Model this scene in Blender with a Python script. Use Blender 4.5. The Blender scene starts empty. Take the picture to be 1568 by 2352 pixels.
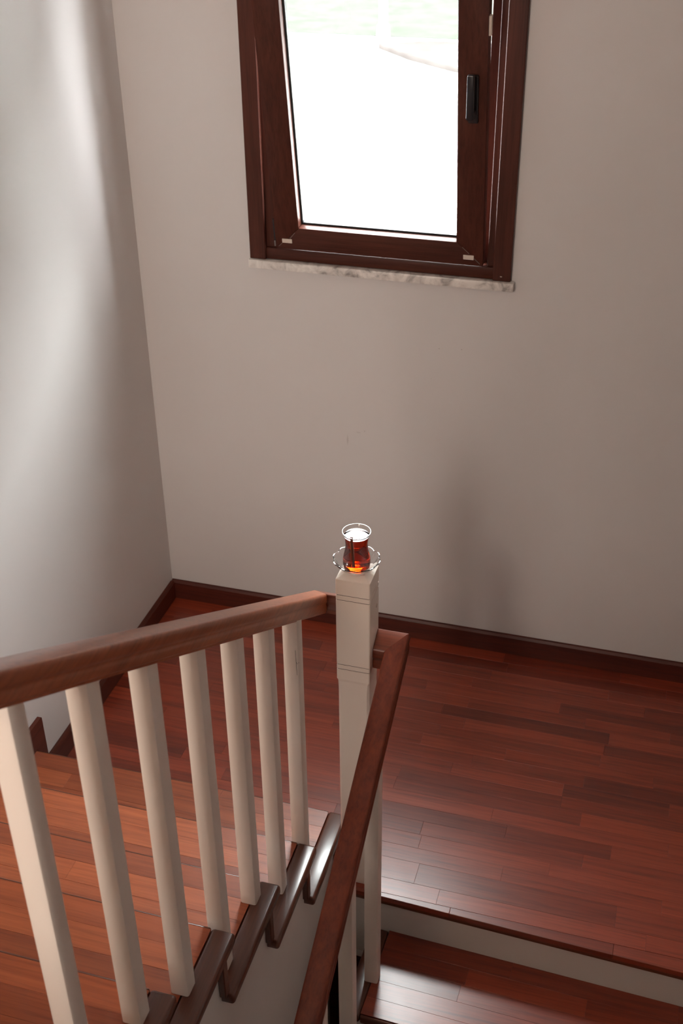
import bpy, bmesh, math, random
from mathutils import Matrix, Vector

random.seed(7)
S = bpy.context.scene
COL = S.collection

# ------------------------------------------------------------------ camera
RIGHT = Vector((0.9604271736845286, 0.27833973030107656, -0.010326595967319437))
UP = Vector((-0.13948302055591424, 0.5127238997139828, 0.8471473836580528))
FWD = Vector((-0.24108946684777977, 0.8121829825833644, -0.5312576322059229))
CAM = Vector((1.7604, -3.5406, 2.8294))
cd = bpy.data.cameras.new('camera')
cam = bpy.data.objects.new('camera', cd)
COL.objects.link(cam)
cam.matrix_world = Matrix(((RIGHT.x, UP.x, -FWD.x, CAM.x), (RIGHT.y, UP.y, -FWD.y, CAM.y), (RIGHT.z, UP.z, -FWD.z, CAM.z), (0, 0, 0, 1)))
cd.sensor_fit = 'VERTICAL'
cd.sensor_height = 36.0
cd.sensor_width = 24.0
cd.lens = 41.79
cd.clip_end = 300
cd.dof.use_dof = True
cd.dof.focus_distance = 2.95
cd.dof.aperture_fstop = 6.3
S.camera = cam

# ------------------------------------------------------------------ world, light, exposure
SKY = 71.0
W = bpy.data.worlds.new('overcast_sky')
S.world = W
W.use_nodes = True
bg = W.node_tree.nodes['Background']
bg.inputs[0].default_value = (0.96, 0.985, 1.0, 1)
bg.inputs[1].default_value = SKY
S.view_settings.view_transform = 'Standard'
S.view_settings.look = 'None'
S.view_settings.exposure = -0.08
S.view_settings.gamma = 1.0
S.view_settings.use_curve_mapping = False
S.cycles.use_denoising = True
S.cycles.max_bounces = 14
S.cycles.diffuse_bounces = 8
S.cycles.glossy_bounces = 6
S.cycles.transmission_bounces = 14
S.cycles.transparent_max_bounces = 16
S.cycles.sample_clamp_indirect = 0.0


def area_light(name, loc, target, sx, sy, power, color):
    l = bpy.data.lights.new(name, 'AREA')
    l.shape = 'RECTANGLE'
    l.size, l.size_y = sx, sy
    l.energy = power
    l.color = color
    o = bpy.data.objects.new(name, l)
    COL.objects.link(o)
    o.location = loc
    o.rotation_euler = (Vector(target) - Vector(loc)).to_track_quat('-Z', 'Y').to_euler()
    return o


# added light behind the camera, as daylight from an unseen upstairs opening
area_light('added_upstairs_light', (0.70, -6.3, 3.1), (0.75, 0.0, 1.3), 0.90, 1.3, 128.0, (1.0, 0.87, 0.765))
# added warm light, as from an unseen hall lamp left of the camera
area_light('added_hall_light', (0.40, -5.1, 3.8), (0.95, -1.6, 0.8), 0.35, 0.35, 10.0, (1.0, 0.74, 0.48))
# portal in the stair window: guides the sky light into the room, gives no light of its own
pl = bpy.data.lights.new('window_portal', 'AREA')
pl.shape = 'RECTANGLE'
pl.size, pl.size_y = 0.80, 1.03
pl.cycles.is_portal = True
po = bpy.data.objects.new('window_portal', pl)
COL.objects.link(po)
po.location = (0.845, 0.26, 1.965)
po.rotation_euler = (Vector((0, -1, 0))).to_track_quat('-Z', 'Y').to_euler()

# ------------------------------------------------------------------ measurements (metres)
R, G = 0.1704, 0.2879          # riser, going
Y1 = -1.1149                   # nosing of the first step up
XS = 1.0431                    # outer edge of the upper flight
XW = 2.7                       # right wall
YL, YA = -1.2478, -0.0337      # landing edge at x = 1.5 and its slight skew
ZC = 4.4                       # ceiling
YB = -6.5                      # rear wall
ZF = 1.704                     # upper floor
ZG = -1.704                    # lower floor
NX, NY, NW = 1.0499, -1.2097, 0.09   # newel


# ------------------------------------------------------------------ materials
def new_mat(name):
    m = bpy.data.materials.new(name)
    m.use_nodes = True
    nt = m.node_tree
    b = nt.nodes['Principled BSDF']
    return m, nt, b


def node(nt, t, **kw):
    n = nt.nodes.new(t)
    for k, v in kw.items():
        setattr(n, k, v)
    return n


def mapped_coords(nt, scale, loc=(0, 0, 0), per_object=0.0):
    tc = node(nt, 'ShaderNodeTexCoord')
    mp = node(nt, 'ShaderNodeMapping')
    mp.inputs['Scale'].default_value = scale
    mp.inputs['Location'].default_value = loc
    if per_object:
        oi = node(nt, 'ShaderNodeObjectInfo')
        mul = node(nt, 'ShaderNodeMath', operation='MULTIPLY')
        mul.inputs[1].default_value = per_object
        nt.links.new(oi.outputs['Random'], mul.inputs[0])
        add = node(nt, 'ShaderNodeVectorMath', operation='ADD')
        nt.links.new(tc.outputs['Object'], add.inputs[0])
        nt.links.new(mul.outputs[0], add.inputs[1])
        nt.links.new(add.outputs[0], mp.inputs['Vector'])
    else:
        nt.links.new(tc.outputs['Object'], mp.inputs['Vector'])
    return mp.outputs['Vector']


def noise(nt, vec, scale, detail=4.0, rough=0.5, dist=0.0):
    n = node(nt, 'ShaderNodeTexNoise')
    n.inputs['Scale'].default_value = scale
    n.inputs['Detail'].default_value = detail
    n.inputs['Roughness'].default_value = rough
    n.inputs['Distortion'].default_value = dist
    nt.links.new(vec, n.inputs['Vector'])
    return n.outputs['Fac']


def ramp(nt, fac, stops):
    r = node(nt, 'ShaderNodeValToRGB')
    el = r.color_ramp.elements
    while len(el) < len(stops):
        el.new(0.5)
    for e, (p, c) in zip(el, stops):
        e.position = p
        e.color = (*c, 1)
    nt.links.new(fac, r.inputs['Fac'])
    return r.outputs['Color']


def mixc(nt, fac, a, b, blend='MIX'):
    m = node(nt, 'ShaderNodeMix', data_type='RGBA', blend_type=blend)
    if isinstance(fac, (int, float)):
        m.inputs[0].default_value = fac
    else:
        nt.links.new(fac, m.inputs[0])
    for sock, v in ((m.inputs[6], a), (m.inputs[7], b)):
        if isinstance(v, tuple):
            sock.default_value = (*v, 1)
        else:
            nt.links.new(v, sock)
    return m.outputs[2]


def bump(nt, b, height, strength, dist=0.001):
    n = node(nt, 'ShaderNodeBump')
    n.inputs['Strength'].default_value = strength
    n.inputs['Distance'].default_value = dist
    nt.links.new(height, n.inputs['Height'])
    nt.links.new(n.outputs['Normal'], b.inputs['Normal'])


def wood(name, dark, mid, light, axis, rough=0.28, per=0.0, variation=None, grain=1.0, spec=0.5, scuff=0.0, coat=0.0, coat_rough=0.25):
    """varnished timber with grain along one axis"""
    m, nt, b = new_mat(name)
    sc = [38.0 * grain] * 3
    sc[axis] = 1.6 * grain
    v = mapped_coords(nt, tuple(sc), per_object=per)
    f = noise(nt, v, 1.0, 6.0, 0.6, 0.8)
    c = ramp(nt, f, [(0.28, dark), (0.5, mid), (0.74, light)])
    sc2 = [170.0 * grain] * 3
    sc2[axis] = 7.0 * grain
    v2 = mapped_coords(nt, tuple(sc2), per_object=per)
    f2 = noise(nt, v2, 1.0, 3.0, 0.6)
    c = mixc(nt, 0.35, c, ramp(nt, f2, [(0.35, tuple(x * 0.55 for x in dark)), (0.55, mid)]), 'MIX')
    if variation:
        oi = node(nt, 'ShaderNodeObjectInfo')
        tint = ramp(nt, oi.outputs['Random'], variation)
        c = mixc(nt, 1.0, c, tint, 'MULTIPLY')
    nt.links.new(c, b.inputs['Base Color'])
    b.inputs['Specular IOR Level'].default_value = spec
    b.inputs['Coat Weight'].default_value = coat
    b.inputs['Coat Roughness'].default_value = coat_rough
    if scuff:
        vs = mapped_coords(nt, (6.0, 6.0, 6.0))
        fs = noise(nt, vs, 1.0, 5.0, 0.65)
        mr = node(nt, 'ShaderNodeMapRange')
        mr.inputs['From Min'].default_value = 0.3
        mr.inputs['From Max'].default_value = 0.7
        mr.inputs['To Min'].default_value = rough - scuff
        mr.inputs['To Max'].default_value = rough + scuff
        nt.links.new(fs, mr.inputs['Value'])
        nt.links.new(mr.outputs[0], b.inputs['Roughness'])
    else:
        b.inputs['Roughness'].default_value = rough
    bump(nt, b, f2, 0.08, 0.0006)
    return m


def paint(name, color, rough=0.5, bump_s=0.05, bump_scale=180.0, spec=0.5, var=0.04):
    m, nt, b = new_mat(name)
    v = mapped_coords(nt, (1, 1, 1))
    f = noise(nt, v, 3.0, 4.0)
    lo = tuple(x * (1 - var) for x in color)
    hi = tuple(min(1, x * (1 + var)) for x in color)
    c = ramp(nt, f, [(0.3, lo), (0.7, hi)])
    nt.links.new(c, b.inputs['Base Color'])
    b.inputs['Roughness'].default_value = rough
    b.inputs['Specular IOR Level'].default_value = spec
    bump(nt, b, noise(nt, v, bump_scale, 3.0), bump_s, 0.002)
    return m


def plain(name, color, rough=0.5, metal=0.0):
    m, nt, b = new_mat(name)
    v = mapped_coords(nt, (1, 1, 1))
    f = noise(nt, v, 40.0, 3.0)
    c = ramp(nt, f, [(0.3, tuple(x * 0.9 for x in color)), (0.7, color)])
    nt.links.new(c, b.inputs['Base Color'])
    b.inputs['Roughness'].default_value = rough
    b.inputs['Metallic'].default_value = metal
    return m


def wall_paint_back():
    """wall paint with the few scuffs and specks the photograph shows"""
    m, nt, b = new_mat('wall_paint_scuffed')
    v = mapped_coords(nt, (1, 1, 1))
    f = noise(nt, v, 1.2, 3.0)
    c = ramp(nt, f, [(0.3, WALL_LO), (0.7, WALL_HI)])
    tc = node(nt, 'ShaderNodeTexCoord')
    for x, z, sx, sz, k in ((0.735, 0.818, 0.004, 0.022, 0.28), (0.775, 0.853, 0.010, 0.003, 0.22), (0.797, 0.861, 0.003, 0.004, 0.25),
                            (1.051, 1.204, 0.0022, 0.0022, 0.6), (1.126, 1.209, 0.0022, 0.0022, 0.6), (1.028, 1.092, 0.0015, 0.0015, 0.5)):
        mp = node(nt, 'ShaderNodeMapping', vector_type='POINT')
        mp.inputs['Location'].default_value = (-x / sx, 0, -z / sz)
        mp.inputs['Scale'].default_value = (1 / sx, 0, 1 / sz)
        nt.links.new(tc.outputs['Object'], mp.inputs['Vector'])
        ln = node(nt, 'ShaderNodeVectorMath', operation='LENGTH')
        nt.links.new(mp.outputs['Vector'], ln.inputs[0])
        mr = node(nt, 'ShaderNodeMapRange')
        mr.inputs['From Min'].default_value = 0.4
        mr.inputs['From Max'].default_value = 1.1
        mr.inputs['To Min'].default_value = k
        mr.inputs['To Max'].default_value = 0.0
        nt.links.new(ln.outputs['Value'], mr.inputs['Value'])
        c = mixc(nt, mr.outputs[0], c, (0.22, 0.19, 0.17))
    nt.links.new(c, b.inputs['Base Color'])
    b.inputs['Roughness'].default_value = 0.75
    b.inputs['Specular IOR Level'].default_value = 0.25
    bump(nt, b, noise(nt, v, 220.0, 3.0), 0.06, 0.002)
    return m


WALL_LO, WALL_HI = (0.575, 0.557, 0.547), (0.605, 0.586, 0.576)
M = {}
M['wall'] = paint('wall_paint', (0.65, 0.63, 0.615), 0.75, 0.06, 220.0, 0.25, 0.02)
M['wall_back'] = wall_paint_back()
M['ceiling'] = paint('ceiling_paint', (0.78, 0.76, 0.73), 0.85, 0.05, 200.0, 0.2, 0.02)
M['white'] = paint('white_gloss_paint', (0.84, 0.765, 0.69), 0.32, 0.03, 60.0, 0.5, 0.02)
M['newel'] = paint('white_newel_paint_lit', (0.90, 0.805, 0.715), 0.30, 0.03, 60.0, 0.5, 0.02)  # brighter copy of the white gloss, light on the newel put into its colour
M['white_board'] = paint('white_satin_paint', (0.80, 0.765, 0.73), 0.5, 0.06, 120.0, 0.4, 0.03)
VAR = [(0.0, (0.62, 0.56, 0.54)), (0.3, (0.86, 0.83, 0.81)), (0.65, (1.0, 1.0, 1.0)), (1.0, (1.18, 1.24, 1.26))]
M['floor'] = wood('varnished_floor_timber_shaded', (0.165, 0.023, 0.010), (0.28, 0.042, 0.015), (0.38, 0.067, 0.025), 0, 0.36, 31.0, VAR, 0.8, 0.45, 0.05, 0.75, 0.27)  # darker copy of the tread timber, shade on the landing put into the colour
M['tread'] = wood('varnished_tread_timber', (0.25, 0.055, 0.017), (0.37, 0.086, 0.026), (0.47, 0.122, 0.040), 0, 0.38, 31.0, VAR, 0.8, 0.4, 0.05, 0.3, 0.30)
M['edge'] = wood('dark_edge_timber', (0.060, 0.016, 0.008), (0.10, 0.027, 0.013), (0.15, 0.044, 0.020), 1, 0.3, 11.0, None, 1.0, 0.5, 0.0, 0.45, 0.20)
M['nosing'] = wood('nosing_timber', (0.075, 0.020, 0.010), (0.12, 0.034, 0.015), (0.17, 0.05, 0.022), 0, 0.28, 11.0)
M['rail'] = wood('handrail_timber_lit', (0.22, 0.056, 0.022), (0.37, 0.105, 0.043), (0.48, 0.150, 0.064), 1, 0.33, spec=0.4, coat=0.45, coat_rough=0.30)  # brightened copy of the rail wood, window light on its top put into colour
M['rail_low'] = wood('handrail_timber_shaded', (0.085, 0.014, 0.006), (0.145, 0.026, 0.010), (0.21, 0.042, 0.016), 1, 0.36, spec=0.35)  # darker copy of the same rail wood, its shaded look put into the colour
M['railx'] = wood('handrail_end_timber', (0.11, 0.021, 0.008), (0.18, 0.036, 0.013), (0.25, 0.056, 0.020), 0, 0.32, coat=0.35, coat_rough=0.2)
M['skirt_x'] = wood('baseboard_timber', (0.050, 0.010, 0.007), (0.085, 0.017, 0.010), (0.12, 0.026, 0.014), 0, 0.40, spec=0.3)
M['skirt_y'] = wood('baseboard_timber_side', (0.055, 0.011, 0.007), (0.09, 0.019, 0.010), (0.13, 0.030, 0.016), 1, 0.40, spec=0.3)
M['win'] = wood('window_timber', (0.040, 0.011, 0.007), (0.065, 0.018, 0.011), (0.092, 0.028, 0.016), 2, 0.42, spec=0.2)
M['winx'] = wood('window_rail_timber', (0.040, 0.011, 0.007), (0.065, 0.018, 0.011), (0.092, 0.028, 0.016), 0, 0.42, spec=0.2)
M['black'] = plain('black_plastic', (0.012, 0.012, 0.015), 0.35)
M['gasket'] = plain('black_rubber', (0.01, 0.01, 0.01), 0.6)
M['clip'] = plain('ivory_plastic', (0.62, 0.54, 0.47), 0.4)
M['steel'] = plain('dull_steel', (0.45, 0.43, 0.42), 0.35, 1.0)
M['crack'] = plain('dark_grime', (0.03, 0.022, 0.018), 0.8)
M['groove'] = plain('groove_brown', (0.20, 0.16, 0.14), 0.8)  # one brown tone for the newel grooves and the sash mitre lines


def marble():
    m, nt, b = new_mat('grey_white_marble')
    v = mapped_coords(nt, (1, 1, 1))
    f = noise(nt, v, 14.0, 8.0, 0.62, 1.6)
    c = ramp(nt, f, [(0.34, (0.24, 0.22, 0.21)), (0.47, (0.55, 0.52, 0.49)), (0.60, (0.70, 0.67, 0.63))])
    nt.links.new(c, b.inputs['Base Color'])
    b.inputs['Roughness'].default_value = 0.3
    return m


M['marble'] = marble()


def pane_glass():
    m, nt, b = new_mat('window_glass')
    nt.nodes.remove(b)
    out = nt.nodes['Material Output']
    t = node(nt, 'ShaderNodeBsdfTransparent')
    t.inputs[0].default_value = (0.95, 0.97, 0.96, 1)
    g = node(nt, 'ShaderNodeBsdfGlossy')
    g.inputs['Roughness'].default_value = 0.01
    fr = node(nt, 'ShaderNodeFresnel')
    fr.inputs['IOR'].default_value = 1.45
    mx = node(nt, 'ShaderNodeMixShader')
    geo = node(nt, 'ShaderNodeNewGeometry')          # the far face of the pane adds no second mirror
    inv = node(nt, 'ShaderNodeMath', operation='SUBTRACT')
    inv.inputs[0].default_value = 1.0
    nt.links.new(geo.outputs['Backfacing'], inv.inputs[1])
    mu = node(nt, 'ShaderNodeMath', operation='MULTIPLY')
    nt.links.new(fr.outputs[0], mu.inputs[0])
    nt.links.new(inv.outputs[0], mu.inputs[1])
    nt.links.new(mu.outputs[0], mx.inputs[0])
    nt.links.new(t.outputs[0], mx.inputs[1])
    nt.links.new(g.outputs[0], mx.inputs[2])
    nt.links.new(mx.outputs[0], out.inputs['Surface'])
    return m


M['pane'] = pane_glass()


def clear_glass(name, tr):
    m, nt, b = new_mat(name)
    b.inputs['Base Color'].default_value = (1, 1, 1, 1)
    b.inputs['Roughness'].default_value = 0.0
    b.inputs['IOR'].default_value = 1.47
    b.inputs['Transmission Weight'].default_value = tr
    return m


def tea_liquid():
    m, nt, b = new_mat('black_tea')
    b.inputs['Base Color'].default_value = (1, 1, 1, 1)
    b.inputs['Roughness'].default_value = 0.0
    b.inputs['IOR'].default_value = 1.34
    b.inputs['Transmission Weight'].default_value = 1.0
    va = node(nt, 'ShaderNodeVolumeAbsorption')
    va.inputs['Color'].default_value = (0.93, 0.47, 0.02, 1)
    va.inputs['Density'].default_value = 122.0
    nt.links.new(va.outputs[0], nt.nodes['Material Output'].inputs['Volume'])
    return m


M['glass'] = clear_glass('clear_drinking_glass', 0.99)
M['saucer'] = clear_glass('clear_pressed_glass', 0.965)
M['tea'] = tea_liquid()
M['stick'] = plain('dark_brown_bark', (0.20, 0.075, 0.055), 0.6)
M['pavement'] = paint('pale_pavement', (0.46, 0.455, 0.45), 0.9, 0.1, 20.0, 0.2, 0.06)
M['soffit'] = paint('plaster', (0.70, 0.66, 0.62), 0.8, 0.05, 200.0, 0.2, 0.02)


def lawn_mat():
    m, nt, b = new_mat('lawn_grass')  # grass colour set very dark against the strong overcast sky
    v = mapped_coords(nt, (1, 1, 1))
    f = noise(nt, v, 2.2, 6.0, 0.7)
    c = ramp(nt, f, [(0.3, (0.0159, 0.0189, 0.0140)), (0.5, (0.0200, 0.0208, 0.0181)), (0.72, (0.0230, 0.0228, 0.0211))])
    nt.links.new(c, b.inputs['Base Color'])
    b.inputs['Roughness'].default_value = 0.95
    b.inputs['Specular IOR Level'].default_value = 0.0
    return m


M['lawn'] = lawn_mat()
M['teal'] = plain('pale_teal_paint', (0.019, 0.026, 0.025), 0.7)
M['kerb'] = paint('pale_red_brick', (0.0240, 0.0210, 0.0198), 0.95, 0.1, 30.0, 0.0, 0.12)

# ------------------------------------------------------------------ mesh helpers
WM = {}


def link(o, parent=None):
    COL.objects.link(o)
    if parent is not None:
        o.parent = parent
        o.matrix_parent_inverse = WM[parent.name].inverted()
    WM[o.name] = o.matrix_basis.copy()
    return o


def props(o, label=None, category=None, group=None, kind=None):
    for k, v in (('label', label), ('category', category), ('group', group), ('kind', kind)):
        if v:
            o[k] = v
    return o


def empty(name, loc=(0, 0, 0), parent=None):
    o = bpy.data.objects.new(name, None)
    o.empty_display_size = 0.1
    o.location = loc
    o.matrix_basis = Matrix.Translation(loc)
    return link(o, parent)


def finish(name, bm, mat, parent=None, smooth=False, T=None):
    if T is not None:
        bm.transform(T)
    bmesh.ops.recalc_face_normals(bm, faces=bm.faces)
    me = bpy.data.meshes.new(name)
    bm.to_mesh(me)
    bm.free()
    me.materials.append(mat)
    if smooth:
        me.polygons.foreach_set('use_smooth', [True] * len(me.polygons))
        try:
            me.set_sharp_from_angle(angle=math.radians(38))
        except Exception:
            pass
    o = bpy.data.objects.new(name, me)
    return link(o, parent)


def bm_box(bm, lo, hi):
    vs = [bm.verts.new((x, y, z)) for x in (lo[0], hi[0]) for y in (lo[1], hi[1]) for z in (lo[2], hi[2])]
    for f in ((0, 1, 3, 2), (4, 6, 7, 5), (0, 4, 5, 1), (2, 3, 7, 6), (0, 2, 6, 4), (1, 5, 7, 3)):
        bm.faces.new([vs[i] for i in f])
    return vs


def box(name, lo, hi, mat, parent=None, bevel=0.0, seg=1, T=None):
    bm = bmesh.new()
    bm_box(bm, lo, hi)
    if bevel:
        bmesh.ops.bevel(bm, geom=list(bm.edges), offset=bevel, segments=seg, affect='EDGES', profile=0.5)
    return finish(name, bm, mat, parent, smooth=bevel > 0 and seg > 1, T=T)


def prism(name, pts, axis, a, b, mat, parent=None, bevel=0.0, seg=1, smooth=False, T=None):
    """polygon pts in the plane across `axis`, pulled from a to b along it"""
    def P(p, t):
        if axis == 0:
            return (t, p[0], p[1])
        if axis == 1:
            return (p[0], t, p[1])
        return (p[0], p[1], t)
    bm = bmesh.new()
    v0 = [bm.verts.new(P(p, a)) for p in pts]
    v1 = [bm.verts.new(P(p, b)) for p in pts]
    n = len(pts)
    bm.faces.new(v0)
    bm.faces.new(list(reversed(v1)))
    for i in range(n):
        j = (i + 1) % n
        bm.faces.new((v0[i], v0[j], v1[j], v1[i]))
    if bevel:
        bmesh.ops.bevel(bm, geom=list(bm.edges), offset=bevel, segments=seg, affect='EDGES', profile=0.5)
    return finish(name, bm, mat, parent, smooth=smooth or (bevel > 0 and seg > 1), T=T)


def lathe(name, prof, center, mat, parent=None, n=48, rmod=None, zmod=None):
    """closed revolve of (r, z) points; a point with r = 0 is a pole"""
    bm = bmesh.new()
    rings = []
    for k, (r, z) in enumerate(prof):
        if r <= 1e-7:
            rings.append([bm.verts.new((center[0], center[1], center[2] + z))])
        else:
            ring = []
            for i in range(n):
                a = 2 * math.pi * i / n
                rr = r * (rmod(a, k, r) if rmod else 1.0)
                zz = z + (zmod(a, k, r) if zmod else 0.0)
                ring.append(bm.verts.new((center[0] + rr * math.cos(a), center[1] + rr * math.sin(a), center[2] + zz)))
            rings.append(ring)
    for A, B in zip(rings, rings[1:]):
        for i in range(n):
            j = (i + 1) % n
            if len(A) == 1 and len(B) == 1:
                continue
            if len(A) == 1:
                bm.faces.new((A[0], B[i], B[j]))
            elif len(B) == 1:
                bm.faces.new((A[i], B[0], A[j]))
            else:
                bm.faces.new((A[i], B[i], B[j], A[j]))
    o = finish(name, bm, mat, parent, smooth=False)
    o.data.polygons.foreach_set('use_smooth', [True] * len(o.data.polygons))
    return o


def stepped_square(name, rings, cx, cy, mat, parent, bottom=True, top=True):
    """post section: rings of (z, half side, corner chamfer)"""
    bm = bmesh.new()
    loops = []
    for z, h, c in rings:
        pts = [(h - c, -h), (h, -h + c), (h, h - c), (h - c, h), (-h + c, h), (-h, h - c), (-h, -h + c), (-h + c, -h)]
        loops.append([bm.verts.new((cx + x, cy + y, z)) for x, y in pts])
    for A, B in zip(loops, loops[1:]):
        for i in range(8):
            j = (i + 1) % 8
            bm.faces.new((A[i], A[j], B[j], B[i]))
    if bottom:
        bm.faces.new(list(reversed(loops[0])))
    if top:
        bm.faces.new(loops[-1])
    return finish(name, bm, mat, parent)


def plank_rows(x0, x1, y_edges, z0, z1, mat, parent, lmin, lmax, name='plank', gap=0.0002, T=None, front_round=False):
    """staves laid along x, row by row"""
    for r in range(len(y_edges) - 1):
        ya, yb = sorted((y_edges[r], y_edges[r + 1]))
        x = x0
        first = True
        while x < x1 - 1e-6:
            ln = random.uniform(lmin, lmax)
            if first:
                ln *= random.uniform(0.35, 1.0)
                first = False
            xe = min(x1, x + ln)
            if x1 - xe < lmin * 0.4:
                xe = x1
            dz = random.uniform(-0.00015, 0.00015)
            box(name, (x + gap * 0.5, ya + gap * 0.5, z0), (xe - gap * 0.5, yb - gap * 0.5, z1 + dz), mat, parent, bevel=0.0004, T=T)
            x = xe


# ------------------------------------------------------------------ room shell
TH = 0.25
OX0, OX1, OZ0, OZ1 = 0.440, 1.242, 1.450, 2.480      # window opening


def wall_with_hole(name, mat):
    bm = bmesh.new()
    xs = (-TH, OX0, OX1, XW + TH)
    zs = (ZG - 0.2, OZ0, OZ1, ZC + 0.2)
    grid = {}
    for yi, y in enumerate((0.0, TH)):
        for i, x in enumerate(xs):
            for j, z in enumerate(zs):
                grid[yi, i, j] = bm.verts.new((x, y, z))
    for yi in (0, 1):
        for i in range(3):
            for j in range(3):
                if i == 1 and j == 1:
                    continue
                bm.faces.new([grid[yi, i, j], grid[yi, i + 1, j], grid[yi, i + 1, j + 1], grid[yi, i, j + 1]])
    for (i0, j0), (i1, j1) in (((1, 1), (2, 1)), ((2, 1), (2, 2)), ((2, 2), (1, 2)), ((1, 2), (1, 1))):
        bm.faces.new([grid[0, i0, j0], grid[0, i1, j1], grid[1, i1, j1], grid[1, i0, j0]])
    for k in range(3):
        bm.faces.new([grid[0, k, 0], grid[0, k + 1, 0], grid[1, k + 1, 0], grid[1, k, 0]])
        bm.faces.new([grid[0, k, 3], grid[0, k + 1, 3], grid[1, k + 1, 3], grid[1, k, 3]])
        bm.faces.new([grid[0, 0, k], grid[0, 0, k + 1], grid[1, 0, k + 1], grid[1, 0, k]])
        bm.faces.new([grid[0, 3, k], grid[0, 3, k + 1], grid[1, 3, k + 1], grid[1, 3, k]])
    return props(finish(name, bm, mat), kind='structure')


wall_with_hole('wall_back', M['wall_back'])
props(box('wall_left', (-TH, YB - TH, ZG - 0.2), (0, 0.0, ZC + 0.2), M['wall']), kind='structure')
props(box('wall_right', (XW, YB - TH, ZG - 0.2), (XW + TH, 0.0, ZC + 0.2), M['wall']), kind='structure')
props(box('wall_front', (0, YB - TH, ZG - 0.2), (XW, YB, ZC + 0.2), M['wall']), kind='structure')
props(box('wall_shade_blocker', (1.03, -4.3, ZF), (XW, -4.2, ZC), M['wall']), kind='structure')  # added unseen wall, placed to shade the right side of the back wall
props(box('ceiling', (0, YB, ZC), (XW, 0, ZC + 0.2), M['ceiling']), kind='structure')
props(box('floor_lower', (0, YB, ZG - 0.2), (XW, 0, ZG), M['floor']), kind='structure')
props(box('floor_upper', (0, YB, ZF - 0.22), (XW, -3.72, ZF), M['tread']), kind='structure')


def edge_y(x):
    return YL + YA * (x - 1.5)


# ------------------------------------------------------------------ landing
floor = props(prism('floor', [(0.0, 0.0), (0.0, -1.16), (1.012, -1.16), (1.012, edge_y(1.012) + 0.022), (XW, edge_y(XW) + 0.022), (XW, 0.0)],
                    2, -0.30, -0.020, M['soffit']), kind='structure')
rows = [-0.012]
while rows[-1] > -1.10:
    rows.append(rows[-1] - 0.0565)
rows[-1] = -1.165
plank_rows(0.012, XW - 0.001, rows, -0.0195, 0.0, M['floor'], floor, 0.28, 0.62)
# last rows at the top of the lower flight, cut to its slightly skewed edge
YN = -1.1652
plank_rows(1.0437, XW - 0.001, [YN, YN - 0.0565], -0.0195, 0.0, M['floor'], floor, 0.28, 0.62)
YE = YN - 0.0567
xa = 1.0437
for xb in (1.39, 1.86, 2.31, XW - 0.001):
    prism('plank', [(xa, YE), (xa, edge_y(xa)), (xb - 0.0002, edge_y(xb)), (xb - 0.0002, YE)], 2, -0.0195, 0.0, M['floor'], floor, bevel=0.0010)
    xa = xb
prism('nosing_edge', [(1.0435, edge_y(1.0435) + 0.010), (1.0435, edge_y(1.0435) + 0.0005), (XW - 0.001, edge_y(XW) + 0.0005), (XW - 0.001, edge_y(XW) + 0.010)], 2, -0.034, -0.0022, M['nosing'], floor, bevel=0.004, seg=2)
# ------------------------------------------------------------------ baseboards
HB = 0.084


def skirt_profile(h, t):
    return [(0.0, 0.0), (-t, 0.0), (-t, h - 0.010), (-t + 0.006, h - 0.001), (0.0, h)]


props(prism('baseboard_back', [(p[0] - 0.0005, p[1] + 0.0005) for p in skirt_profile(HB, 0.014)], 0, 0.002, XW - 0.001, M['skirt_x'], smooth=False), kind='structure')
lb = props(prism('baseboard_left', [(-p[0] + 0.0005, p[1] + 0.0005) for p in skirt_profile(HB, 0.014)], 1, -1.052, -0.016, M['skirt_y']), kind='structure')

# ------------------------------------------------------------------ upper flight
up = props(empty('staircase', (0.5, Y1, 0)), 'upward flight of orange-brown timber treads beside the left wall', 'staircase')
NT = 9
TT = 0.030                                 # tread thickness
for k in range(1, NT + 1):
    yf = Y1 - (k - 1) * G                  # nosing
    yb = yf - G - 0.022                    # back of the tread
    z = k * R
    tr = empty('tread', (0.5, yf, z), up)
    edges = [yf - 0.0002]
    for q in range(5):
        edges.append(yf - (G + 0.020) * (q + 1) / 5)
    plank_rows(0.0015, XS - 0.055, edges, z - TT, z, M['tread'], tr, 0.30, 0.75)
    # rounded front edge of the tread
    box('nosing', (0.0015, yf - 0.004, z - TT), (XS - 0.056, yf + 0.006, z - 0.0003), M['nosing'], tr, bevel=0.0045, seg=3)
    # dark return strip along the open side
    box('return_nosing', (XS - 0.0545, yb - 0.012, z - TT), (XS, yf + 0.006, z + 0.0004), M['edge'], tr, bevel=0.008, seg=4)
    # riser and its dark end strip
    zb = (k - 1) * R
    box('riser', (0.0015, yf - 0.040, zb + (0.001 if k > 1 else 0.001)), (XS - 0.0505, yf - 0.022, z - TT - 0.0005), M['white_board'], up)
    box('riser_end', (XS - 0.030, yf - 0.044, zb + 0.001), (XS - 0.014, yf - 0.020, z - TT - 0.0005), M['edge'], up, bevel=0.002)
    # stepped skirting on the left wall
    ys = yf + 0.060
    zt = z + 0.095
    yn = yf - G + 0.060
    prism('skirting', [(ys, zb + (0.003 if k > 1 else 0.001)), (ys, zt - 0.004), (ys - 0.004, zt), (yn + 0.0005, zt), (yn + 0.0005, z + 0.0008), (yf + 0.0075, z + 0.0008), (yf + 0.0075, zb + (0.003 if k > 1 else 0.001))],
          0, 0.0008, 0.014, M['skirt_y'], up)
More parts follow.
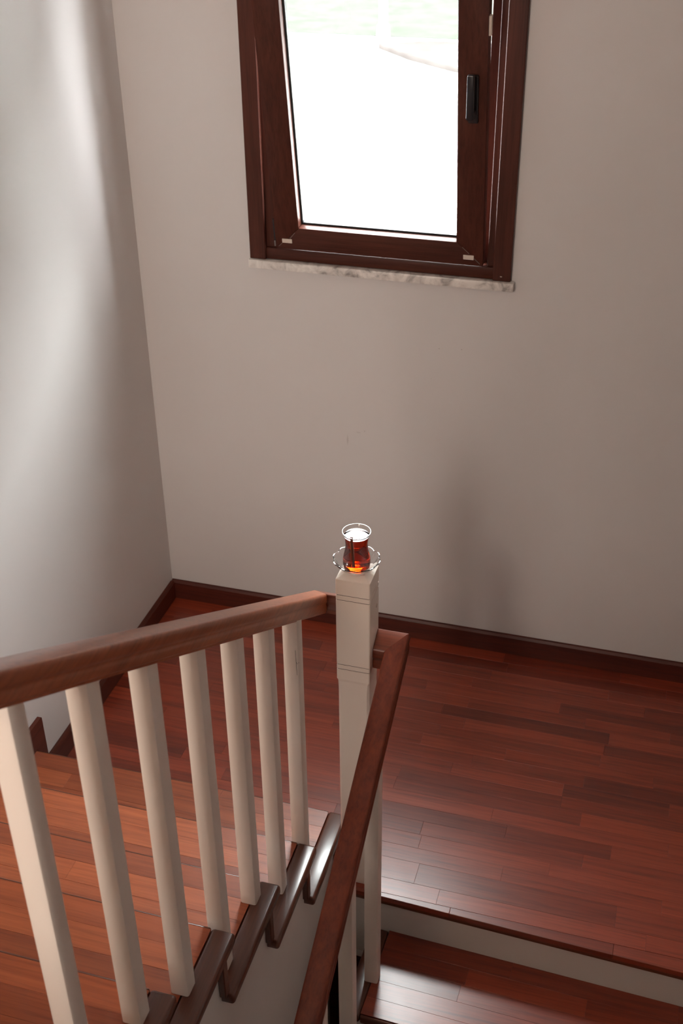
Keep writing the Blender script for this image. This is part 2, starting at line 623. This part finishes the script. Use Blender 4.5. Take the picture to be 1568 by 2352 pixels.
# closed white string under the open side
pts = []
for k in range(1, NT + 1):
    yf = Y1 - (k - 1) * G
    pts.append((yf - 0.021, (k - 1) * R - (TT + 0.001) if k > 1 else -0.31))
    pts.append((yf - 0.021, k * R - TT - 0.001))
pts.append((Y1 - NT * G, NT * R - TT - 0.001))
pts.append((Y1 - NT * G, NT * R - 0.75))
pts.append((Y1 - 0.45, -0.95))
pts.append((Y1 - 0.115, -0.95))
pts.append((Y1 - 0.115, -0.31))
prism('stringer', pts, 0, XS - 0.050, XS - 0.030, M['white_board'], up)

# ------------------------------------------------------------------ lower flight
TL = Matrix.Translation((1.5, YL, 0)) @ Matrix.Rotation(YA, 4, 'Z') @ Matrix.Translation((-1.5, -YL, 0))
XL = 1.150
low = props(empty('staircase', (1.7, YL, 0)), 'downward flight with white risers dropping away right of the newel', 'staircase')
for k in range(1, 9):
    yf = YL - k * G
    yb = YL - (k - 1) * G + 0.022
    z = -k * R
    tr = empty('tread', (1.7, yf, z), low)
    edges = [yb - 0.0003]
    n = 5
    for q in range(n):
        edges.append(yb + (yf + 0.012 - yb) * (q + 1) / n)
    plank_rows(XL + 0.056, XW - 0.012, edges, z - TT, z, M['floor'], tr, 0.30, 0.75, T=TL)
    box('nosing', (XL + 0.056, yf, z - TT), (XW - 0.012, yf + 0.0118, z - 0.0002), M['nosing'], tr, bevel=0.005, seg=3, T=TL)
    box('return_nosing', (XL, yf - 0.001, z - TT), (XL + 0.0552, yb + 0.012 if k > 1 else yb - 0.001, z + 0.0003), M['edge'], tr, bevel=0.008, seg=4, T=TL)
    # riser above this tread
    box('riser', (XL + (0.02 if k > 1 else -0.105), yb + 0.0005, z + (0.0006 if k > 1 else -0.16)), (XW - 0.012, yb + 0.017, z + R - (0.0345 if k == 1 else TT + 0.0006)), M['white_board'], low, T=TL)
prism('stringer', [(YL + 0.02, -0.30), (YL - 8 * G, -8 * R - 0.16), (YL - 8 * G, -8 * R - TT - 0.002), (YL - G * 0.05, -R - TT - 0.002), (YL + 0.02, -R - TT - 0.002)], 0, XL + 0.022, XL + 0.045, M['white_board'], low, T=TL)

# ------------------------------------------------------------------ newel post
ncx, ncy = NX + NW / 2, NY + NW / 2
H = NW / 2
newel = props(empty('newel_post', (ncx, ncy, 0)), 'square white newel post with a chamfered cap under the tea glass', 'newel post')
g = 0.0016


def groove_rings(z):
    return [(z + 0.0018, H, 0.0022), (z + 0.0008, H - g, 0.0022), (z - 0.0008, H - g, 0.0022), (z - 0.0018, H, 0.0022)]


rings = [(1.1017, H, 0.0022), (1.0985, H, 0.0022)]
for zg in (1.0548, 1.0395, 0.8302, 0.8150):
    rings += groove_rings(zg)
rings += [(0.781, H, 0.0022)]
stepped_square('block', list(reversed(rings)), ncx, ncy, M['newel'], newel)
for zg in (1.0548, 1.0395, 0.8302, 0.8150):
    stepped_square('groove_line', [(zg - 0.0007, H - g + 0.0004, 0.0022), (zg + 0.0007, H - g + 0.0004, 0.0022)], ncx, ncy, M['groove'], newel)
stepped_square('shaft', [(0.001, H - 0.0025, 0.006), (0.745, H - 0.0025, 0.006), (0.772, H - 0.0022, 0.004), (0.7805, H - 0.0006, 0.0024)], ncx, ncy, M['newel'], newel)
ZT = 1.1137
stepped_square('cap', [(1.1019, H, 0.0022), (1.1030, H - 0.0004, 0.0022), (ZT - 0.0008, H - 0.0176, 0.0016), (ZT, H - 0.0190, 0.001)], ncx, ncy, M['newel'], newel)
# filled screw hole on the right face
bm = bmesh.new()
bmesh.ops.create_cone(bm, cap_ends=True, segments=20, radius1=0.0062, radius2=0.0052, depth=0.0012)
bm.transform(Matrix.Translation((NX + NW + 0.0005, -1.142, 0.990)) @ Matrix.Rotation(math.pi / 2, 4, 'Y'))
finish('screw_plug', bm, M['clip'], newel)

# ------------------------------------------------------------------ railings
def rail_profile(w, h):
    """outline across the rail: (u across, v down from the top)"""
    a = w / 2
    half = [(0.0, 0.0), (a * 0.78, -0.0003), (a * 0.88, -0.0013), (a * 0.95, -0.0038), (a * 0.99, -0.0085), (a, -0.0140), (a, -0.0220), (a * 0.965, -0.0270), (a * 0.905, -0.0300),
            (a * 0.885, -0.0340), (a * 0.93, -0.0385), (a * 0.95, -0.0430), (a * 0.95, -h + 0.0080), (a * 0.87, -h + 0.0060), (a * 0.85, -h)]
    return half + [(-u, v) for u, v in reversed(half[1:])]


def sweep(name, stations, prof, ztop, mat, parent):
    """stations: (centre, across vector); z of each point follows ztop(y)"""
    bm = bmesh.new()
    loops = []
    for (cx, cy), (ax, ay) in stations:
        lp = []
        for u, v in prof:
            x, y = cx + ax * u, cy + ay * u
            lp.append(bm.verts.new((x, y, ztop(y) + v)))
        loops.append(lp)
    n = len(prof)
    for A, B in zip(loops, loops[1:]):
        for i in range(n):
            j = (i + 1) % n
            bm.faces.new((A[i], A[j], B[j], B[i]))
    bm.faces.new(loops[0])
    bm.faces.new(list(reversed(loops[-1])))
    return finish(name, bm, mat, parent, smooth=True)


def baluster(name, x0, yfront, z0, z1fn, parent, w=0.040):
    bm = bmesh.new()
    vs = bm_box(bm, (x0, yfront, z0), (x0 + w, yfront + w, 1.0))
    for v in vs:
        if v.co.z > 0.99:
            v.co.z = z1fn(v.co.y)
    es = [e for e in bm.edges if abs(e.verts[0].co.x - e.verts[1].co.x) < 1e-6 and abs(e.verts[0].co.y - e.verts[1].co.y) < 1e-6]
    bmesh.ops.bevel(bm, geom=es, offset=0.0050, segments=2, affect='EDGES', profile=0.5)
    return finish(name, bm, M['white'], parent, smooth=True)


# upper railing
URX, URY, URW, URH = 0.986, -1.138, 0.054, 0.062
up_top = lambda y: 0.984 - 0.615 * (y + 1.110)
ru = props(empty('stair_railing', (URX, -1.4, R)), 'dark timber handrail on white square balusters climbing along the left flight', 'railing')
prof = rail_profile(URW, URH)
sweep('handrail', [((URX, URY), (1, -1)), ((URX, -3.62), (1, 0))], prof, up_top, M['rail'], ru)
sweep('handrail_return', [((NX - 0.0005, URY), (0, -1)), ((URX + 0.0004, URY), (1, -1))], prof, up_top, M['railx'], ru)
ub = lambda y: up_top(y) - URH + 0.003
for i, (yfr, st) in enumerate(((-1.3994, 1), (-1.5798, 2), (-1.7623, 3), (-1.9537, 3), (-2.1503, 4), (-2.3429, 5), (-2.537, 5), (-2.731, 6), (-2.925, 7), (-3.119, 7))):
    x0 = 0.9662 + (0.004 if i == 0 else 0.0)
    baluster('baluster', x0, yfr, st * R + 0.0006, ub, ru)
# cracked paint on the first baluster
for path, rad in (([(1.0035, 1.012), (1.0040, 0.995), (1.0048, 0.978), (1.0052, 0.955), (1.0060, 0.935)], 0.00035), ([(1.0048, 0.976), (1.0075, 0.969), (1.0095, 0.970), (1.0100, 0.974)], 0.0005)):
    bm = bmesh.new()
    pv = None
    for (x, z) in path:
        yv = -1.3998 if x < 1.004 else -1.3998 + 0.0055 * min(1, max(0, (x - 1.004) / 0.0062)) ** 2
        ring = [bm.verts.new((min(x, 1.0098) + dx, yv - 0.0002 + dy, z)) for dx, dy in ((-rad, 0), (0, -rad), (rad, 0), (0, rad))]
        if pv:
            for i in range(4):
                bm.faces.new((pv[i], pv[(i + 1) % 4], ring[(i + 1) % 4], ring[i]))
        pv = ring
    finish('paint_crack', bm, M['crack'], ru)

# lower railing
LRX, LRY, LRW, LRH = 1.1985, -1.154, 0.058, 0.066
low_top = lambda y: 0.892 + 0.560 * (y + 1.154)
rl = props(empty('stair_railing', (LRX, -1.6, -R)), 'dark red timber handrail on white balusters running down beside the newel', 'railing')
prof = rail_profile(LRW, LRH)
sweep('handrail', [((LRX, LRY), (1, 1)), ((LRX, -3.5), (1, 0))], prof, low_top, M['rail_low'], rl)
sweep('handrail_return', [((NX + NW + 0.0005, LRY), (0, 1)), ((LRX - 0.0004, LRY), (1, 1))], prof, low_top, M['railx'], rl)
lbz = lambda y: low_top(y) - LRH + 0.003
for yfr, st in ((-1.409, 1), (-1.665, 2), (-1.915, 3), (-2.17, 4), (-2.42, 5)):
    x0 = 1.1785
    baluster('baluster', x0, yfr, -st * R + 0.0006, lbz, rl)

# ------------------------------------------------------------------ window
win = props(empty('window_1', (0.845, 0, 1.45)), kind='structure')
CT = 2.440
box('casing', (0.4124, -0.020, 1.4625), (0.4665, -0.0005, CT), M['win'], win, bevel=0.002)
box('casing', (1.2160, -0.020, 1.4625), (1.2723, -0.0005, CT), M['win'], win, bevel=0.002)
box('casing', (0.4124, -0.020, CT + 0.0004), (1.2723, -0.0005, CT + 0.055), M['winx'], win, bevel=0.002)
sill = box('window_sill', (0.409, -0.031, 1.4334), (1.284, -0.0006, 1.4618), M['marble'], win, bevel=0.003, seg=2)
# fixed frame, a rebate on each member
fx0, fx1, fz0, fz1 = 0.4405, 1.2415, 1.4515, 2.479
for (a, b) in ((fx0, 0.500), (1.194, fx1)):
    box('frame_jamb', (a, 0.0, 1.5015), (b, 0.075, fz1 - 0.05), M['win'], win, bevel=0.0015)
box('frame_stop', (0.5003, 0.030, 1.5015), (0.530, 0.075, fz1 - 0.05), M['win'], win, bevel=0.0015)
box('frame_stop', (1.164, 0.030, 1.5015), (1.1937, 0.075, fz1 - 0.05), M['win'], win, bevel=0.0015)
box('frame_rail', (fx0, -0.0100, 1.4622), (fx1, 0.075, 1.5010), M['winx'], win, bevel=0.004, seg=2)
box('frame_rail', (fx0, 0.0, fz1 - 0.0495), (fx1, 0.075, fz1), M['winx'], win, bevel=0.0015)
box('outer_sill', (OX0, 0.0755, 1.4505), (OX1, 0.29, 1.475), M['marble'], win, bevel=0.003)

# tilted sash, hinged at the bottom
AN = 0.1675
hy, hz = -0.030, 1.5093
TS = Matrix.Translation((0, hy, hz)) @ Matrix.Rotation(AN, 4, 'X')   # local: x, depth (+y outwards), up
sash = empty('sash', (0.847, hy, hz), win)
SX0, SX1, IX0, IX1, IB, SH = 0.5091, 1.185, 0.5913, 1.1018, 0.0769, 0.90
SD = 0.048


def sash_member(name, pts, mat):
    """mitred member: quad in the sash plane with depth"""
    bm = bmesh.new()
    v0 = [bm.verts.new((x, 0.0, w)) for x, w in pts]
    v1 = [bm.verts.new((x, SD, w)) for x, w in pts]
    bm.faces.new(v0)
    bm.faces.new(list(reversed(v1)))
    for i in range(4):
        j = (i + 1) % 4
        bm.faces.new((v0[i], v0[j], v1[j], v1[i]))
    bmesh.ops.bevel(bm, geom=list(bm.edges), offset=0.0016, segments=2, affect='EDGES', profile=0.5)
    return finish(name, bm, mat, sash, smooth=True, T=TS)


e = 0.0004
sash_member('bottom_rail', [(SX0 + e, 0), (SX1 - e, 0), (IX1 - e, IB), (IX0 + e, IB)], M['winx'])
sash_member('top_rail', [(SX0 + e, SH), (IX0 + e, SH - IB), (IX1 - e, SH - IB), (SX1 - e, SH)], M['winx'])
sash_member('stile', [(SX0, e), (IX0, IB + e), (IX0, SH - IB - e), (SX0, SH - e)], M['win'])
sash_member('stile', [(SX1, e), (SX1, SH - e), (IX1, SH - IB - e), (IX1, IB + e)], M['win'])
# glazing bead lips, gasket and pane
GD = 0.031
for lo, hi in (((IX0 - 0.002, GD, IB - 0.002), (IX0 + 0.006, SD - 0.002, SH - IB)), ((IX1 - 0.0065, GD, IB - 0.002), (IX1 + 0.002, SD - 0.002, SH - IB)),
               ((IX0, GD, IB - 0.002), (IX1, SD - 0.002, IB + 0.006)), ((IX0, GD, SH - IB - 0.006), (IX1, SD - 0.002, SH - IB + 0.002))):
    box('gasket', lo, hi, M['gasket'], sash, T=TS)
box('pane', (IX0 + 0.001, GD + 0.005, IB + 0.001), (IX1 - 0.001, GD + 0.010, SH - IB - 0.001), M['pane'], sash, T=TS)
# handle
box('handle_plate', (1.1345, -0.012, 0.462), (1.1625, 0.001, 0.600), M['black'], sash, bevel=0.004, seg=3, T=TS)
box('handle_neck', (1.139, -0.036, 0.485), (1.157, -0.010, 0.505), M['black'], sash, bevel=0.004, seg=2, T=TS)
prism('handle_lever', [(1.1345, 0.488), (1.1395, 0.4835), (1.1525, 0.4835), (1.1565, 0.488), (1.1570, 0.611), (1.1545, 0.6135), (1.1395, 0.6135), (1.1370, 0.611)], 1, -0.046, -0.034, M['black'], sash, bevel=0.003, seg=2, T=TS)
# ivory corner keys, fallen filler at the mitres, strike plate
box('corner_key', (0.532, -0.0025, 0.0225), (0.5655, 0.001, 0.0365), M['clip'], sash, bevel=0.0008, T=TS)
box('corner_key', (1.1235, -0.0025, 0.0205), (1.1565, 0.001, 0.0355), M['clip'], sash, bevel=0.0008, T=TS)
for p0, p1 in (((0.519, 0.0085), (0.538, 0.0265)), ((0.556, 0.0345), (0.577, 0.0600)), ((1.120, 0.0610), (1.142, 0.0405)), ((1.158, 0.0245), (1.176, 0.0075))):
    bm = bmesh.new()
    dx, dz = p1[0] - p0[0], p1[1] - p0[1]
    L = math.hypot(dx, dz)
    nx_, nz_ = -dz / L * 0.0007, dx / L * 0.0007
    bm_pts = [(p0[0] + nx_, p0[1] + nz_), (p1[0] + nx_, p1[1] + nz_), (p1[0] - nx_, p1[1] - nz_), (p0[0] - nx_, p0[1] - nz_)]
    a0 = [bm.verts.new((x, -0.0006, w)) for x, w in bm_pts]
    a1 = [bm.verts.new((x, 0.0006, w)) for x, w in bm_pts]
    bm.faces.new(a0)
    bm.faces.new(list(reversed(a1)))
    for i in range(4):
        bm.faces.new((a0[i], a0[(i + 1) % 4], a1[(i + 1) % 4], a1[i]))
    finish('mitre_filler', bm, M['groove'], sash, T=TS)
box('strike_plate', (1.1852, 0.004, 0.705), (1.1930, 0.020, 0.758), M['clip'], sash, bevel=0.0008, T=TS)
box('hinge_arm', (0.5030, 0.004, 0.020), (0.5088, 0.018, 0.100), M['black'], sash, bevel=0.001, T=TS)
box('hinge_pin', (0.5035, 0.000, 0.006), (0.5085, 0.008, 0.026), M['steel'], sash, bevel=0.001, T=TS)
bm = bmesh.new()
bm_box(bm, (1.2395, -0.0212, 1.4770), (1.2455, -0.0195, 1.4795))
finish('paint_chip', bm, M['clip'], win)

# ------------------------------------------------------------------ tea glass, saucer, stick
gx, gy = ncx - 0.0015, ncy
LOBES = 10


def scallop(a, k, r):
    t = max(0.0, (r - 0.030) / 0.028)
    return 1.0 + 0.075 * t * (abs(math.cos(a * LOBES / 2)) - 0.6)


def scallop_z(a, k, r):
    t = max(0.0, (r - 0.030) / 0.028)
    return 0.0018 * t * (abs(math.cos(a * LOBES / 2)) - 0.6)


sz = ZT + 0.0003
saucer = lathe('saucer', [(0.0, 0.0006), (0.022, 0.0006), (0.0235, 0.0), (0.0285, 0.0), (0.030, 0.0010), (0.037, 0.0044), (0.046, 0.0120), (0.0530, 0.0198), (0.0572, 0.0258), (0.0592, 0.0276), (0.0597, 0.0290), (0.0594, 0.0299), (0.0590, 0.0302), (0.0574, 0.0302),
                          (0.0566, 0.0296), (0.0555, 0.0280), (0.0505, 0.0222), (0.0440, 0.0152), (0.0365, 0.0082), (0.0310, 0.0037), (0.0, 0.0036)], (gx, gy, sz), M['saucer'], None, 144, scallop, scallop_z)
saucer.data.set_sharp_from_angle(angle=math.radians(30))
for ed in saucer.data.edges:
    if saucer.data.vertices[ed.vertices[0]].co.z < sz + 0.022:
        ed.use_edge_sharp = False
props(saucer, 'clear glass saucer with a scalloped rim under the tea glass', 'saucer')
bz = sz + 0.0039
tg = props(empty('tea_glass', (gx, gy, bz)), 'small tulip-shaped glass of amber black tea on the newel post', 'tea glass')
outer = [(0.0, 0.0), (0.0300, 0.0), (0.0318, 0.0010), (0.0336, 0.0050), (0.0347, 0.0120), (0.0350, 0.0190), (0.0346, 0.0270), (0.0334, 0.0350), (0.0314, 0.0440), (0.0295, 0.0530), (0.0283, 0.0620), (0.0279, 0.0690), (0.0282, 0.0770), (0.0294, 0.0860), (0.0314, 0.0950), (0.0340, 0.1025), (0.0354, 0.1052), (0.0362, 0.1066), (0.0361, 0.1074), (0.0358, 0.1077)]
inner = [(0.0346, 0.1077), (0.0341, 0.1072), (0.0327, 0.1028), (0.0303, 0.0950), (0.0282, 0.0860), (0.0270, 0.0770), (0.0267, 0.0690), (0.0271, 0.0620), (0.0283, 0.0530), (0.0302, 0.0440), (0.0322, 0.0350), (0.0334, 0.0275), (0.0338, 0.0205), (0.0334, 0.0130), (0.0322, 0.0080), (0.0300, 0.0055), (0.0, 0.0050)]
gb = lathe('glass_body', outer + inner, (gx, gy, bz), M['glass'], tg, 72)
gb.data.set_sharp_from_angle(angle=math.radians(30))
for ed in gb.data.edges:                      # only the ground rim keeps a crisp edge
    if gb.data.vertices[ed.vertices[0]].co.z < bz + 0.1:
        ed.use_edge_sharp = False
ZTEA = 0.0965
tea = [(0.0, 0.0047)] + [(r + 0.0003, z - 0.0001) for r, z in reversed(inner[:-1]) if z < ZTEA - 0.0005] + [(0.0309, ZTEA), (0.0, ZTEA)]
to = lathe('tea', tea, (gx, gy, bz), M['tea'], tg, 72)
to.data.set_sharp_from_angle(angle=math.radians(40))
# thin stick standing in the tea
bm = bmesh.new()
bm_box(bm, (-0.0034, -0.0016, 0.0), (0.0034, 0.0016, 0.089))
bmesh.ops.bevel(bm, geom=list(bm.edges), offset=0.0008, segments=1, affect='EDGES')
bm.transform(Matrix.Translation((gx - 0.0020, gy - 0.0170, bz + 0.0135)) @ Matrix.Rotation(math.radians(3.0), 4, 'X') @ Matrix.Rotation(math.radians(-3), 4, 'Y'))
props(finish('cinnamon_stick', bm, M['stick']), 'thin dark brown stick standing in the glass of tea', 'stick')

# ------------------------------------------------------------------ outside
ZO = -1.6
props(box('pavement', (-30, 0.6, ZO - 0.1), (30, 20.0, ZO), M['pavement']), 'pale concrete pavement outside the window', 'pavement', kind='structure')
# lawn, plus an added unseen hillside that blocks low sky light
lawn_and_blocker = [(20.0, ZO - 0.1), (20.0, ZO + 0.02), (29.0, ZO + 0.02), (33.0, ZO + 1.2), (46.0, 15.0), (62.0, 32.0), (75.0, 43.0), (95.0, 47.0), (95.0, ZO - 0.1)]
props(prism('lawn', lawn_and_blocker, 0, -70, 70, M['lawn'], smooth=True), 'washed-out green lawn beyond the pavement outside, with an added unseen hillside behind', 'lawn', kind='stuff')
pole = props(empty('lamp_post', (-4.22, 19.8, ZO)), 'pale teal post standing at the lawn edge outside the window', 'post')
bm = bmesh.new()
bmesh.ops.create_cone(bm, cap_ends=True, segments=16, radius1=0.085, radius2=0.075, depth=4.5)
bm.transform(Matrix.Translation((-4.22, 19.8, ZO + 2.25)))
finish('shaft', bm, M['teal'], pole, smooth=True)
bm = bmesh.new()
bmesh.ops.create_cone(bm, cap_ends=True, segments=16, radius1=0.13, radius2=0.11, depth=0.25)
bm.transform(Matrix.Translation((-4.22, 19.8, ZO + 0.125)))
finish('base', bm, M['clip'], pole, smooth=True)
props(prism('kerb', [(-4.1, 18.9), (-3.3, 18.0), (-2.3, 17.2), (1.5, 17.0), (1.5, 19.4), (-3.3, 19.4)], 2, ZO - 0.02, ZO + 0.10, M['kerb'], None, bevel=0.03, seg=2), 'low reddish brick planter bed on the pavement outside', 'planter')
